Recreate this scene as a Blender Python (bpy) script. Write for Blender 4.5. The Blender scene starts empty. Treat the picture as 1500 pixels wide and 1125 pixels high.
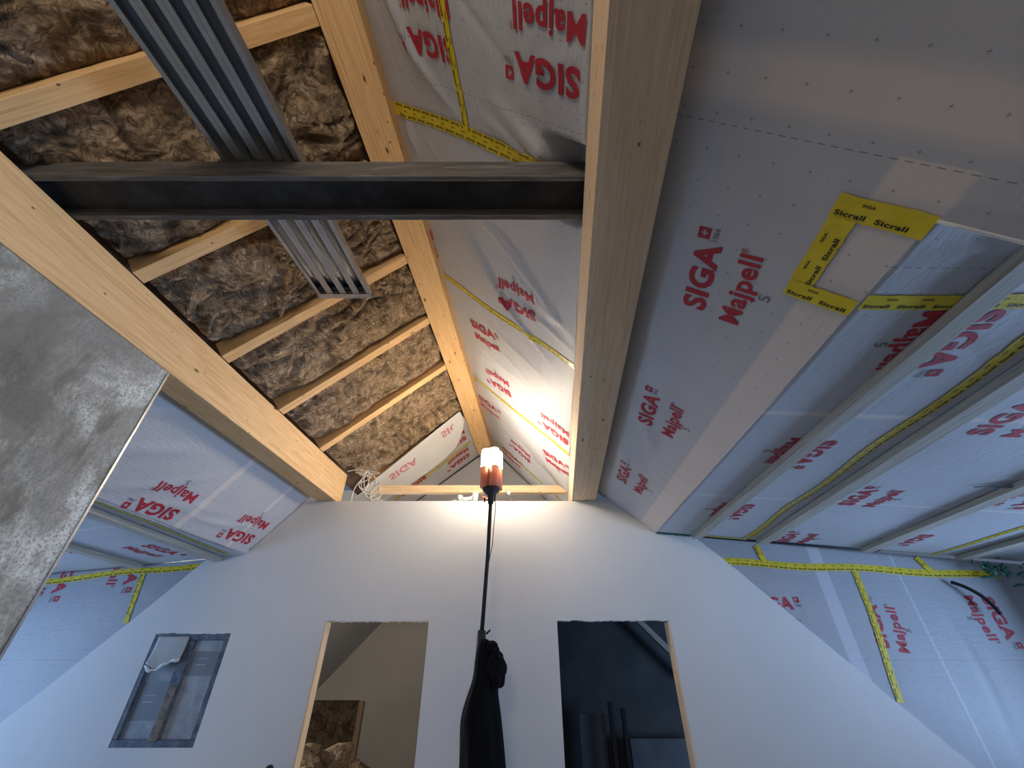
import bpy, bmesh, math, random
import numpy as np
from mathutils import Vector, noise, Matrix
R = math.radians
SC = bpy.context.scene
COL = SC.collection

# ------------------------------------------------------------------ camera, sky, exposure, daylight
cam_d = bpy.data.cameras.new('camera'); cam = bpy.data.objects.new('camera', cam_d); COL.objects.link(cam)
cam_d.sensor_width = 36; cam_d.lens = 36 * 605 / 1500; cam_d.clip_start = 0.02
cam.location = (0, 0, 0); cam.rotation_euler = (R(90 + 35), 0, 0)
SC.camera = cam
SC.view_settings.view_transform = 'Standard'; SC.view_settings.look = 'None'
SC.view_settings.gamma = 1; SC.view_settings.exposure = 0.15
SC.view_settings.use_curve_mapping = False
W = bpy.data.worlds.new('sky'); SC.world = W; W.use_nodes = True
bg = W.node_tree.nodes['Background']; bg.inputs[0].default_value = (0.50, 0.66, 1.0, 1); bg.inputs[1].default_value = 0.16

def area_light(name, loc, rot, sx, sy, power, color):
    d = bpy.data.lights.new(name, 'AREA'); d.shape = 'RECTANGLE'; d.size = sx; d.size_y = sy
    d.energy = power; d.color = color
    o = bpy.data.objects.new(name, d); COL.objects.link(o); o.location = loc; o.rotation_euler = rot
    return o
DAY = (0.38, 0.60, 1.0)
# daylight entering by the dormer windows on both sides (outside the openings)
area_light('daylight_right_window', (8.2, 2.4, -1.0), (0, R(93), R(-5)), 2.2, 4.2, 560, DAY)
area_light('daylight_left_window', (-6.25, 3.1, -0.3), (0, R(-90), R(-5)), 1.5, 2.2, 100, DAY)
# added warm fill from behind the camera, not a lamp of the attic
area_light('rear_fill_light', (-0.6, -3.6, 0.2), (R(90), 0, 0), 3.4, 2.2, 14, (1.0, 0.92, 0.82))
# added unseen fill between the purlins, warms and brightens the upper slopes
area_light('upper_fill_light', (-0.9, -1.9, 1.9), (R(95), 0, 0), 0.9, 0.5, 31, (1.0, 0.87, 0.72))
# added fill that brightens the left room behind the white wall
area_light('back_room_fill_light', (-5.6, 6.8, 0.1), (0, R(-90), 0), 1.0, 1.2, 260, (1.0, 0.93, 0.84))

# ------------------------------------------------------------------ geometry helpers
k = 0.0935; nn = math.hypot(1, k)
D = np.array([k, 1, 0]) / nn
A_ = np.array
def S(x0, Y, z): return A_([x0 + k * Y, Y, z])
class Plane:
    """ceiling plane: u runs along the ridge, v across towards +x, normal faces the room"""
    def __init__(s, a, b):
        s.O = S(a[0], 0, a[1]); v = S(b[0], 0, b[1]) - s.O; v = v - D * v.dot(D)
        s.U = D; s.V = v / np.linalg.norm(v); s.N = np.cross(s.U, s.V); s.h = None
    def at(s, u, v, off=0.0):
        u = np.asarray(u, float); v = np.asarray(v, float)
        hh = (s.h(u, v) if s.h else 0) + off
        hh = np.broadcast_to(hh, u.shape)
        return s.O + u[..., None] * s.U + v[..., None] * s.V + hh[..., None] * s.N
    def pt(s, u, v, off=0.0): return s.O + u * s.U + v * s.V + off * s.N
class Fold(Plane):
    def __init__(s, A, B, vd, u1):
        s.U = (A - B) / np.linalg.norm(A - B); s.O = A - s.U * u1
        v = A_(vd, float); v -= s.U * v.dot(s.U); s.V = v / np.linalg.norm(v); s.N = np.cross(s.U, s.V); s.h = None
class Wallp(Plane):
    def __init__(s, Y): s.O = A_([0, Y, 0.]); s.U = A_([1., 0, 0]); s.V = A_([0, 0, 1.]); s.N = A_([0, -1., 0]); s.h = None
PT = Plane((-.91, 3.13), (.25, 1.95))
PR = Plane((.52, 1.73), (1.127, 1.252))
PD = Fold(PR.pt(4.6, .774), PR.pt(.83, .92), (1, -k, -.084), 4.6)
PI = Plane((-2.43, 1.96), (-1.155, 3.0))
PL = Plane((-3.25, 1.02), (-2.73, 1.67))
PE = Fold(S(-3.25, 4.6, 1.02), S(-3.25, 0, 1.02), (1, -k, .086), 4.6)
PC = Wallp(4.635)

def tag(o, label=None, cat=None, group=None, kind=None):
    if label: o['label'] = label
    if cat: o['category'] = cat
    if group: o['group'] = group
    if kind: o['kind'] = kind
    return o
def empty(name, loc, label, cat, group=None):
    o = bpy.data.objects.new(name, None); COL.objects.link(o); o.location = loc; o.empty_display_size = .1
    return tag(o, label, cat, group)
bpy.context.view_layer.update()
def link(name, me, mats, parent=None, smooth=False):
    o = bpy.data.objects.new(name, me); COL.objects.link(o)
    for m in (mats if isinstance(mats, (list, tuple)) else [mats]): me.materials.append(m)
    if smooth:
        for p in me.polygons: p.use_smooth = True
    if parent is not None:
        o.parent = parent; o.matrix_parent_inverse = Matrix.Translation(parent.location).inverted()
    return o
def mesh(name, V, F, mats, parent=None, smooth=False, uv=None, mi=None):
    me = bpy.data.meshes.new(name); me.from_pydata([tuple(map(float, v)) for v in V], [], F)
    if uv is not None:
        l = me.uv_layers.new(name='UVMap'); uv = np.asarray(uv, float)
        idx = np.empty(len(me.loops), dtype=np.int32); me.loops.foreach_get('vertex_index', idx)
        l.data.foreach_set('uv', uv[idx].ravel())
    if mi is not None: me.polygons.foreach_set('material_index', mi)
    me.update()
    return link(name, me, mats, parent, smooth)
class MB:
    """collects boxes and tubes into one mesh; every face carries uv in metres with u along the length"""
    def __init__(s): s.V = []; s.F = []; s.UV = []; s.sm = []; s.M = []
    def quad(s, pts, uvs, sm=False, m=0):
        b = len(s.V); s.V += [tuple(map(float, p)) for p in pts]; s.F.append(tuple(range(b, b + len(pts)))); s.UV += list(uvs); s.sm.append(sm); s.M.append(m)
    def beam(s, p0, p1, a, b, m=0):
        """box from p0 to p1, cross-section spanned by vectors a and b from the corner line"""
        p0, p1, a, b = map(lambda q: A_(q, float), (p0, p1, a, b)); L = np.linalg.norm(p1 - p0); la = np.linalg.norm(a); lb = np.linalg.norm(b)
        base = len(s.V)
        c = [p0, p0 + a, p0 + a + b, p0 + b, p1, p1 + a, p1 + a + b, p1 + b]
        s.V += [tuple(map(float, q)) for q in c]
        f = [(0, 1, 5, 4, la, 0), (1, 2, 6, 5, lb, la), (2, 3, 7, 6, la, la + lb), (3, 0, 4, 7, lb, 2 * la + lb)]
        if np.dot(np.cross(a, b), p1 - p0) < 0: flip = True
        else: flip = False
        for (i, j, kk, l, w, o_) in f:
            q = [i, j, kk, l]; uvs = [(0, o_), (0, o_ + w), (L, o_ + w), (L, o_)]
            if flip: q = q[::-1]; uvs = uvs[::-1]
            s.F.append(tuple(base + x for x in q)); s.UV += uvs; s.sm.append(False); s.M.append(m)
        for q in ((3, 2, 1, 0), (4, 5, 6, 7)):
            uvs = [(7 + .2*(x % 4 in (1, 2)) , 7 + .2*(x % 4 > 1)) for x in q]
            if flip: q = q[::-1]; uvs = uvs[::-1]
            s.F.append(tuple(base + x for x in q)); s.UV += uvs; s.sm.append(False); s.M.append(m)
    def box(s, lo, hi, m=0):
        lo = A_(lo, float); hi = A_(hi, float); d = hi - lo; ax = int(np.argmax(d)); o = [i for i in range(3) if i != ax]
        e = np.eye(3); p1 = lo.copy(); p1[ax] = hi[ax]
        s.beam(lo, p1, e[o[0]] * d[o[0]], e[o[1]] * d[o[1]], m)
    def tube(s, pts, r, n=8, closed=False, cap=True, m=0):
        pts = [Vector(p) for p in pts]; N = len(pts); rr = r if isinstance(r, (list, tuple)) else [r] * N
        up = Vector((0, 0, 1)); rings = []; prev = None; dist = 0
        for i, p in enumerate(pts):
            t = (pts[min(i + 1, N - 1)] - pts[max(i - 1, 0)]).normalized()
            if prev is None:
                a = t.orthogonal().normalized()
            else:
                a = (prev - t * prev.dot(t)); a = a.normalized() if a.length > 1e-6 else t.orthogonal().normalized()
            prev = a; b = t.cross(a)
            rings.append([p + (a * math.cos(2 * math.pi * j / n) + b * math.sin(2 * math.pi * j / n)) * rr[i] for j in range(n)])
        base = len(s.V)
        for g in rings: s.V += [tuple(q) for q in g]
        for i in range(N - 1):
            for j in range(n):
                j2 = (j + 1) % n
                s.F.append((base + i * n + j, base + i * n + j2, base + (i + 1) * n + j2, base + (i + 1) * n + j))
                s.UV += [(i * .1, j / n * .1), (i * .1, (j + 1) / n * .1), (i * .1 + .1, (j + 1) / n * .1), (i * .1 + .1, j / n * .1)]; s.sm.append(True); s.M.append(m)
        if cap:
            s.F.append(tuple(base + j for j in range(n))[::-1]); s.UV += [(0, 0)] * n; s.sm.append(False); s.M.append(m)
            s.F.append(tuple(base + (N - 1) * n + j for j in range(n))); s.UV += [(0, 0)] * n; s.sm.append(False); s.M.append(m)
    def build(s, name, mats, parent=None, bevel=0, smooth_all=False):
        me = bpy.data.meshes.new(name); me.from_pydata(s.V, [], s.F)
        l = me.uv_layers.new(name='UVMap')
        for i, q in enumerate(s.UV): l.data[i].uv = q
        for p, sm, m in zip(me.polygons, s.sm, s.M): p.use_smooth = sm or smooth_all; p.material_index = m
        me.update()
        o = link(name, me, mats, parent)
        if bevel:
            b = o.modifiers.new('bevel', 'BEVEL'); b.width = bevel; b.segments = 2; b.limit_method = 'ANGLE'
        return o
def grid(u0, u1, v0, v1, step, fn, su=None):
    nu = max(2, int(round((u1 - u0) / (su or step))) + 1); nv = max(2, int(round((v1 - v0) / step)) + 1)
    U, Vv = np.meshgrid(np.linspace(u0, u1, nu), np.linspace(v0, v1, nv), indexing='ij')
    P = fn(U, Vv).reshape(-1, 3)
    i = np.arange(nu - 1)[:, None] * nv + np.arange(nv - 1)[None, :]
    F = np.stack([i, i + nv, i + nv + 1, i + 1], -1).reshape(-1, 4)
    return P, [tuple(int(x) for x in f) for f in F], np.stack([U.ravel(), Vv.ravel()], -1)
def sq(plane, v): return -v * plane.V[1] / plane.U[1]     # extra length so that a sheet ends square on a cross wall
def solid_sheet(name, plane, u0, u1, v0, v1, step, mat, parent=None, off=0.0, thick=0.004, end=True):
    """membrane sheet on a plane, with real thickness behind it"""
    P, F, UV = grid(u0, u1, v0, v1, step, lambda U, Vv: plane.at(U + (sq(plane, Vv) * (U - u0) / (u1 - u0) if end else 0), Vv, off))
    if end: UV[:, 0] += sq(plane, UV[:, 1]) * (UV[:, 0] - u0) / (u1 - u0)
    o = mesh(name, P, [q for q in F], mat, parent, True, UV)
    m = o.modifiers.new('thickness', 'SOLIDIFY'); m.thickness = thick; m.offset = -1
    return o
def grad(o, dims): pass

# ------------------------------------------------------------------ materials
class NT:
    def __init__(s, name):
        s.m = bpy.data.materials.new(name); s.m.use_nodes = True; s.t = s.m.node_tree; s.n = s.t.nodes; s.b = s.n['Principled BSDF']
    def N(s, typ, **kw):
        n = s.n.new(typ)
        for a, v in kw.items():
            if a.startswith('i_'): n.inputs[int(a[2:]) if a[2:].isdigit() else a[2:].replace('_', ' ')].default_value = v
            else: setattr(n, a, v)
        return n
    def L(s, a, b): s.t.links.new(a, b)
    def put(s, x, inp):
        if hasattr(x, 'is_linked'): s.L(x, inp)
        else: inp.default_value = x
    def math(s, op, a, b=0.0, c=0.0):
        n = s.N('ShaderNodeMath', operation=op); s.put(a, n.inputs[0]); s.put(b, n.inputs[1])
        if len(n.inputs) > 2: s.put(c, n.inputs[2])
        return n.outputs[0]
    def mix(s, f, a, b):
        n = s.N('ShaderNodeMix', data_type='RGBA'); s.put(f, n.inputs[0]); s.put(a, n.inputs[6]); s.put(b, n.inputs[7]); return n.outputs[2]
    def coord(s, kind='UV', scale=(1, 1, 1), loc=(0, 0, 0)):
        tc = s.N('ShaderNodeTexCoord'); mp = s.N('ShaderNodeMapping'); s.L(tc.outputs[kind], mp.inputs[0]); mp.inputs[3].default_value = scale; mp.inputs[1].default_value = loc; return mp.outputs[0]
    def noise(s, vec, scale, detail=4, rough=.5, dist=0.0):
        n = s.N('ShaderNodeTexNoise'); s.L(vec, n.inputs['Vector']); n.inputs['Scale'].default_value = scale; n.inputs['Detail'].default_value = detail
        n.inputs['Roughness'].default_value = rough; n.inputs['Distortion'].default_value = dist; return n.outputs[0]
    def ramp(s, f, stops):
        n = s.N('ShaderNodeValToRGB'); s.L(f, n.inputs[0]); e = n.color_ramp.elements
        while len(e) < len(stops): e.new(.5)
        for q, (p, c) in zip(e, stops): q.position = p; q.color = (*c, 1) if len(c) == 3 else c
        return n.outputs[0]
    def bump(s, h, strength=.3, dist=.01):
        n = s.N('ShaderNodeBump'); s.L(h, n.inputs['Height']); n.inputs['Strength'].default_value = strength; n.inputs['Distance'].default_value = dist; s.L(n.outputs[0], s.b.inputs['Normal'])
    def base(s, c): s.put(c if hasattr(c, 'is_linked') else (*c, 1), s.b.inputs['Base Color'])
    def rough(s, r): s.put(r, s.b.inputs['Roughness'])
def plain(name, c, rough=.6, metal=0, spec=None):
    m = NT(name); m.base(c); m.rough(rough); m.b.inputs['Metallic'].default_value = metal
    v = m.coord('Object'); n = m.noise(v, 40, 3); m.bump(n, .12, .004)
    return m.m

def wood(name, c1, c2, c3, gs=1.0, knots=True):
    m = NT(name); oi = m.N('ShaderNodeObjectInfo'); tc = m.N('ShaderNodeTexCoord')
    ad = m.N('ShaderNodeVectorMath', operation='ADD'); sc = m.N('ShaderNodeVectorMath', operation='SCALE')
    cb = m.N('ShaderNodeCombineXYZ'); m.L(oi.outputs['Random'], cb.inputs[0]); m.L(oi.outputs['Random'], cb.inputs[1]); m.L(cb.outputs[0], sc.inputs[0]); sc.inputs[3].default_value = 37.
    m.L(tc.outputs['UV'], ad.inputs[0]); m.L(sc.outputs[0], ad.inputs[1])
    def mp(s_): q = m.N('ShaderNodeMapping'); m.L(ad.outputs[0], q.inputs[0]); q.inputs[3].default_value = s_; return q.outputs[0]
    g1 = m.noise(mp((1.0, 26, 1)), 2.2 * gs, 6, .6, 1.2); g2 = m.noise(mp((.8, 90, 1)), 2.0 * gs, 4, .6, .3); g3 = m.noise(mp((1, 1.6, 1)), 1.6, 3)
    c = m.ramp(g1, [(.3, c3), (.5, c1), (.72, c2)])
    c = m.mix(m.math('MULTIPLY', g2, .42), c, (*c3, 1)); c = m.mix(m.math('MULTIPLY', g3, .35), c, (*c2, 1))
    if knots:
        vo = m.N('ShaderNodeTexVoronoi'); m.L(mp((2.2, 6.5, 1)), vo.inputs['Vector']); vo.inputs['Scale'].default_value = 1.5; vo.inputs['Randomness'].default_value = 1
        kf = m.ramp(vo.outputs['Distance'], [(.05, (1, 1, 1)), (.075, (.3, .3, .3)), (.14, (0, 0, 0))])
        c = m.mix(kf, c, (.09, .035, .015, 1))
        v2 = m.N('ShaderNodeTexVoronoi'); m.L(mp((7, 11, 1)), v2.inputs['Vector']); v2.inputs['Scale'].default_value = 1.1
        kf = m.ramp(v2.outputs['Distance'], [(.05, (.9, .9, .9)), (.085, (0, 0, 0))]); c = m.mix(kf, c, (.13, .06, .03, 1))
    m.base(c); m.rough(.62); m.bump(g2, .12, .004); m.b.inputs['Specular IOR Level'].default_value = .3
    return m.m
M_PINE = wood('pine_glulam', (.84, .53, .24), (.95, .68, .37), (.62, .33, .12))
M_PINE2 = wood('pale_pine', (.82, .60, .38), (.92, .72, .50), (.62, .42, .24))
M_GREYW = wood('weathered_spruce', (.42, .38, .31), (.55, .51, .43), (.28, .24, .19), knots=False)
M_DARKW = wood('dark_brown_board', (.16, .10, .06), (.22, .14, .09), (.07, .045, .03), knots=False)

def membrane(name, base=(.50, .50, .515), marks=True, bands=(), rough=.52, dash_u=None, dash_v=None, msz=.12, bandc=(.70, .62, .57), drift=0, crink=.10):
    m = NT(name); tc = m.N('ShaderNodeTexCoord'); sp = m.N('ShaderNodeSeparateXYZ'); m.L(tc.outputs['UV'], sp.inputs[0]); u, v = sp.outputs[0], sp.outputs[1]
    n1 = m.noise(tc.outputs['UV'], 3.0, 5, .6); n2 = m.noise(tc.outputs['UV'], 160, 2, .5); n3 = m.noise(tc.outputs['UV'], 22, 6, .65, 1.2)
    c = m.mix(n1, (*[x * .90 for x in base], 1), (*[min(1, x * 1.10) for x in base], 1))
    c = m.mix(m.math('MULTIPLY', n2, .25), c, (.42, .42, .45, 1))
    for (a0, a1, ax, soft) in bands:      # timber behind the sheet, and in the fold band also painted warm lamp light
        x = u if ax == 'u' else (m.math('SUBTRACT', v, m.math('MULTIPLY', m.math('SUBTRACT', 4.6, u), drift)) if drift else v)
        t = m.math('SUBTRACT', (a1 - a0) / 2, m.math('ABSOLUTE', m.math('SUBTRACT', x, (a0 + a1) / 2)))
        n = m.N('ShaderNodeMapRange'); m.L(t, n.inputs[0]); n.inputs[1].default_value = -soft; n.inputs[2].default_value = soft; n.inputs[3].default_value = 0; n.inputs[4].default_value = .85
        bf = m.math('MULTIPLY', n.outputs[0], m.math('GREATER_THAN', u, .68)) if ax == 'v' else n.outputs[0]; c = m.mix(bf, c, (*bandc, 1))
    if marks:
        def cell(x, s_): return m.math('SUBTRACT', m.math('FRACT', m.math('DIVIDE', m.math('ADD', x, 50 * s_), s_)), .5)
        du = m.math('MULTIPLY', m.math('ABSOLUTE', cell(u, msz)), msz); dv = m.math('MULTIPLY', m.math('ABSOLUTE', cell(v, msz)), msz)
        def lt(x, t): return m.math('LESS_THAN', x, t)
        pl = m.math('MAXIMUM', m.math('MULTIPLY', lt(du, .0008), lt(dv, .0062)), m.math('MULTIPLY', lt(dv, .0008), lt(du, .0062)))
        for dd, x, y in ((dash_u, u, v), (dash_v, v, u)):
            for q in (dd or ()):
                ln = m.math('MULTIPLY', lt(m.math('ABSOLUTE', m.math('SUBTRACT', x, q)), .0012), lt(m.math('FRACT', m.math('MULTIPLY', y, 25)), .55)); pl = m.math('MAXIMUM', pl, ln)
        c = m.mix(m.math('MULTIPLY', pl, .85), c, (.05, .05, .06, 1))
    m.base(c); m.rough(rough)
    mp = m.N('ShaderNodeMapping'); m.L(tc.outputs['UV'], mp.inputs[0]); mp.inputs[2].default_value = (0, 0, .9); mp.inputs[3].default_value = (2.2, 9, 1); n4 = m.noise(mp.outputs[0], 2.2, 4, .55, 1.6)
    m.bump(m.math('ADD', m.math('ADD', m.math('MULTIPLY', n3, .8), m.math('MULTIPLY', n4, 2.2)), m.math('MULTIPLY', n2, .05)), crink, .014)
    m.b.inputs['Specular IOR Level'].default_value = .55
    return m.m
M_MEM = membrane('vapour_barrier_film', crink=.26, dash_u=(.98, 2.45))
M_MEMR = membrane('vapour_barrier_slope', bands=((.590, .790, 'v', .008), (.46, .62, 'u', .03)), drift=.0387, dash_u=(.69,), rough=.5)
M_MEMD = membrane('vapour_barrier_dormer', bands=((2.02, 2.06, 'u', .01), (3.4, 3.43, 'u', .01)), dash_u=(1.02,))
M_MEML = membrane('vapour_barrier_left', crink=.2, bands=((3.62, 3.68, 'u', .006), (4.3, 4.34, 'u', .006)))
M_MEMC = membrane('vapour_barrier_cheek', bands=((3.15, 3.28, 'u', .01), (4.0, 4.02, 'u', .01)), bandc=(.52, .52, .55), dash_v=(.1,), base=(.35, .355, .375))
M_PLAINM = membrane('vapour_barrier_roll', marks=False, rough=.5, base=(.66, .66, .66))

def simple_tex(name, c1, c2, scale, rough, bump, detail=5, bd=.01, metal=0, kind='Object', lo=.35, hi=.65):
    m = NT(name); v = m.coord(kind); n = m.noise(v, scale, detail, .6); c = m.ramp(n, [(lo, c1), (hi, c2)]); m.base(c); m.rough(rough); m.b.inputs['Metallic'].default_value = metal
    m.bump(m.noise(v, scale * 4, 4), bump, bd); return m.m
M_PLASTER = simple_tex('white_plasterboard', (.63, .625, .61), (.66, .655, .64), 1.2, .8, .05)
M_BEIGE = simple_tex('beige_plaster', (.50, .47, .42), (.54, .51, .46), 1.5, .85, .1)
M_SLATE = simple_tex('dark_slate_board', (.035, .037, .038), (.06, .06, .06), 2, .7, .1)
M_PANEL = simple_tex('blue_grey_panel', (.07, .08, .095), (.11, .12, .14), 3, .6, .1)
M_FLOOR = simple_tex('screed_floor', (.22, .21, .20), (.30, .29, .27), 2, .85, .2)
M_RED = plain('red_print', (.42, .018, .035), .6)
M_GREYP = plain('grey_print', (.16, .15, .16), .6)
M_BLACKP = plain('black_print', (.012, .012, .012), .5)
M_GREEN = plain('green_sealant', (.03, .16, .10), .45)
M_ORANGE = plain('orange_plastic', (.62, .17, .08), .45)
M_BLACK = plain('black_metal', (.004, .004, .004), .7)
M_WHITEC = plain('white_cable_sheath', (.72, .70, .66), .5)
M_GREYC = plain('grey_cable_sheath', (.20, .22, .24), .5)
M_GREYPL = plain('grey_pipe_plastic', (.33, .37, .40), .4)
def tape_mat():
    m = NT('yellow_tape'); v = m.coord('UV'); n = m.noise(v, 12, 4); m.base(m.ramp(n, [(.3, (.66, .50, .02)), (.7, (.76, .60, .04))])); m.rough(.3); m.bump(m.noise(v, 45, 3, .6, .8), .25, .006); return m.m
M_TAPE = tape_mat()
def cloth_mat():
    m = NT('black_cloth'); v = m.coord('Object'); m.base((.004, .004, .005)); m.rough(.95); m.bump(m.noise(v, 30, 5), .3, .01); m.b.inputs['Specular IOR Level'].default_value = .15; return m.m
M_CLOTH = cloth_mat()
def concrete_mat():
    m = NT('rough_grey_render'); v = m.coord('Object'); sk = m.coord('Object', (1, 1.0, .45)); n = m.noise(sk, 5, 8, .72, .3); f = m.noise(v, 70, 7, .8); mid = m.noise(sk, 14, 6, .7, .6); big = m.noise(v, 1.15, 5, .58, .5)
    c = m.ramp(n, [(.40, (.36, .345, .28)), (.49, (.72, .725, .65)), (.57, (.94, .94, .87))])
    c = m.mix(m.ramp(big, [(.36, (.85, .85, .85)), (.45, (.55, .55, .55)), (.50, (0, 0, 0))]), c, (.20, .185, .15, 1))
    c = m.mix(m.ramp(mid, [(.30, (.7, .7, .7)), (.40, (0, 0, 0))]), c, (.36, .34, .29, 1))
    c = m.mix(m.ramp(f, [(.42, (.85, .85, .85)), (.50, (0, 0, 0))]), c, (.30, .29, .24, 1))
    m.base(c); m.rough(.95); m.bump(m.math('ADD', m.math('ADD', n, mid), m.math('MULTIPLY', f, .5)), .8, .02); return m.m
M_CONC = concrete_mat()
def wool_mat(name='brown_mineral_wool', kind='UV', dark=0.0):
    m = NT(name); tc = m.N('ShaderNodeTexCoord'); v = tc.outputs[kind]
    w = m.N('ShaderNodeTexNoise'); m.L(v, w.inputs['Vector']); w.inputs['Scale'].default_value = 5; w.inputs['Detail'].default_value = 3
    sc = m.N('ShaderNodeVectorMath', operation='SCALE'); m.L(w.outputs[1], sc.inputs[0]); sc.inputs[3].default_value = .55
    ad = m.N('ShaderNodeVectorMath', operation='ADD'); m.L(v, ad.inputs[0]); m.L(sc.outputs[0], ad.inputs[1])
    mp = m.N('ShaderNodeMapping'); m.L(ad.outputs[0], mp.inputs[0]); mp.inputs[3].default_value = (7, 2.0, 1)
    fib = m.noise(mp.outputs[0], 3.2, 9, .70, 1.9); fine = m.noise(mp.outputs[0], 20, 5, .7, .8); cl = m.noise(v, 7, 6, .65, .7)
    c = m.ramp(fib, [(.33, (.055, .03, .016)), (.455, (.46, .31, .185)), (.585, (.95, .74, .51))])
    c = m.mix(m.ramp(cl, [(.38, (.75, .75, .75)), (.53, (0, 0, 0))]), c, (.05, .03, .018, 1))
    c = m.mix(m.math('MULTIPLY', fine, .3), c, (.55, .41, .27, 1))
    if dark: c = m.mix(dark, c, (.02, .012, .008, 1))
    m.base(c); m.rough(1.); m.b.inputs['Specular IOR Level'].default_value = .1
    m.bump(m.math('ADD', m.math('ADD', fib, m.math('MULTIPLY', fine, .5)), cl), 1.0, .05); return m.m
M_WOOL = wool_mat()
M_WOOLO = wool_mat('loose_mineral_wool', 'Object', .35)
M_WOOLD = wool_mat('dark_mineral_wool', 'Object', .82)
def steel_mat():
    m = NT('dark_mill_steel'); v = m.coord('UV', (1, 9, 1)); n = m.noise(v, 3, 7, .65, 1.0); f = m.noise(m.coord('UV', (3, 60, 1)), 2, 5)
    c = m.ramp(n, [(.3, (.06, .056, .052)), (.55, (.13, .12, .112)), (.75, (.25, .235, .22))]); m.base(c); m.rough(.55); m.b.inputs['Metallic'].default_value = .1; m.bump(m.math('ADD', n, f), .25, .008); return m.m
M_STEEL = steel_mat()
M_STEELD = simple_tex('recess_shade_steel', (.018, .016, .014), (.05, .045, .04), 7, .7, .3)  # web colour darkened to paint in the shade between the flanges
def galv():
    m = NT('galvanised_sheet'); v = m.coord('UV', (1, 5, 1)); n = m.noise(v, 2.5, 5, .6, .5); c = m.ramp(n, [(.3, (.34, .34, .34)), (.7, (.48, .48, .48))]); m.base(c); m.rough(.38); m.b.inputs['Metallic'].default_value = .85; m.bump(n, .05, .004); return m.m
M_GALV = galv()
def emit(name, c, s_):
    m = NT(name); m.b.inputs['Emission Color'].default_value = (*c, 1); m.b.inputs['Emission Strength'].default_value = s_; m.base((.9, .88, .8)); return m.m
M_LED = emit('lit_lamp_tube', (1.0, .85, .65), 108)
def filmglass():
    m = NT('film_covered_glass'); v = m.coord('Object'); n = m.noise(v, 9, 6, .6); m.base(m.ramp(n, [(.35, (.27, .30, .33)), (.65, (.40, .43, .46))])); m.rough(.22); m.bump(m.noise(v, 14, 4), .12, .01); return m.m
M_PANE = filmglass()
M_WFRAME = simple_tex('dusty_blue_black_frame', (.035, .05, .075), (.12, .14, .17), 14, .5, .3)
M_BROWNP = simple_tex('smeared_brown_post', (.10, .085, .07), (.24, .20, .16), 20, .8, .5)
M_LABEL = plain('grey_label', (.17, .19, .21), .5)
M_LABELT = plain('pale_label_print', (.50, .52, .54), .5)
M_FILM = simple_tex('peeling_protective_film', (.36, .36, .35), (.46, .46, .45), 6, .4, .2)
M_CURL = simple_tex('white_film_curl', (.62, .63, .62), (.72, .73, .72), 10, .4, .2)
M_SHEATH = plain('dark_foil', (.02, .02, .025), .4)

# ------------------------------------------------------------------ relief of the membrane sheets
def folds(lst, waves):
    lst = A_(lst, float).reshape(-1, 6); waves = A_(waves, float).reshape(-1, 4)
    def h(u, v):
        r = np.zeros(np.broadcast(u, v).shape)
        for (u1, v1, u2, v2, w, a) in lst:
            d = A_([u2 - u1, v2 - v1]); L = np.hypot(*d); d /= L
            s_ = (u - u1) * d[0] + (v - v1) * d[1]; t = -(u - u1) * d[1] + (v - v1) * d[0]
            e = np.clip(np.minimum(s_, L - s_) / (L * .45) + .0, 0, 1); bend = .03 * np.sin(s_ * 5 + u1 * 9)
            r += a * e * np.exp(-((t + bend) / w) ** 2)
        for (fu, fv, ph, a) in waves: r += a * np.sin(u * fu + v * fv + ph)
        return r
    return h
rnd = random.Random(4)
def waves(n, fmin, fmax, a, sd):
    q = random.Random(sd); o = []
    for _ in range(n):
        f = q.uniform(fmin, fmax); t = q.uniform(0, 6.28); o.append((f * math.cos(t), f * math.sin(t), q.uniform(0, 6.28), a * q.uniform(.4, 1) * fmin / f))
    return o
ptf = [(1.55, .1, 3.0, 1.5, .035, .022), (1.62, .55, 2.3, 1.62, .04, .02), (1.6, .25, 2.7, 1.2, .03, .014), (2.05, 1.0, 2.35, 1.7, .05, .02), (1.9, .0, 2.1, .35, .02, .015),
        (2.2, .75, 2.55, 1.65, .03, .02), (.25, .1, 1.1, .5, .05, .02), (.05, .9, .55, 1.6, .06, .02), (1.2, .1, 1.5, .12, .04, .02),
       (.9, 1.0, 1.35, 1.62, .05, .022), (1.05, .85, 1.3, 1.5, .03, .014), (.7, .3, 1.15, .75, .03, .015), (2.75, .3, 3.3, 1.6, .04, .014), (3.0, .1, 3.6, 1.6, .03, .012),
       (3.4, .1, 3.6, 1.5, .03, .012), (4.5, .1, 4.7, 1.5, .03, .012), (5.1, .1, 5.3, 1.6, .03, .01)]
for i in range(26):
    u = rnd.uniform(0, 4.2); v = rnd.uniform(0, 1.2); l = rnd.uniform(.25, .8); t = R(rnd.choice([rnd.uniform(35, 75), rnd.uniform(95, 130)])); ptf.append((u, v, u + l * math.cos(t), v + l * math.sin(t), rnd.uniform(.012, .03), rnd.uniform(-.007, .009)))
ptf = [(*f[:5], f[5] * (1.5 if f[0] < 1.9 else .85)) for f in ptf]
_pth = folds(ptf, waves(5, 3, 9, .006, 1))
PT.h = lambda u, v: _pth(u, v) - .17 * np.clip((v - 1.38) / .12, 0, 1) * np.clip((.21 - np.abs(u - 1.24)) / .03, 0, 1)   # pushed back where the steel beam passes
prf = [(2.2, .05, 3.4, .5, .05, .010), (1.3, .1, 2.2, .3, .06, .008), (3.0, .1, 4.2, .35, .04, .009)]
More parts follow.
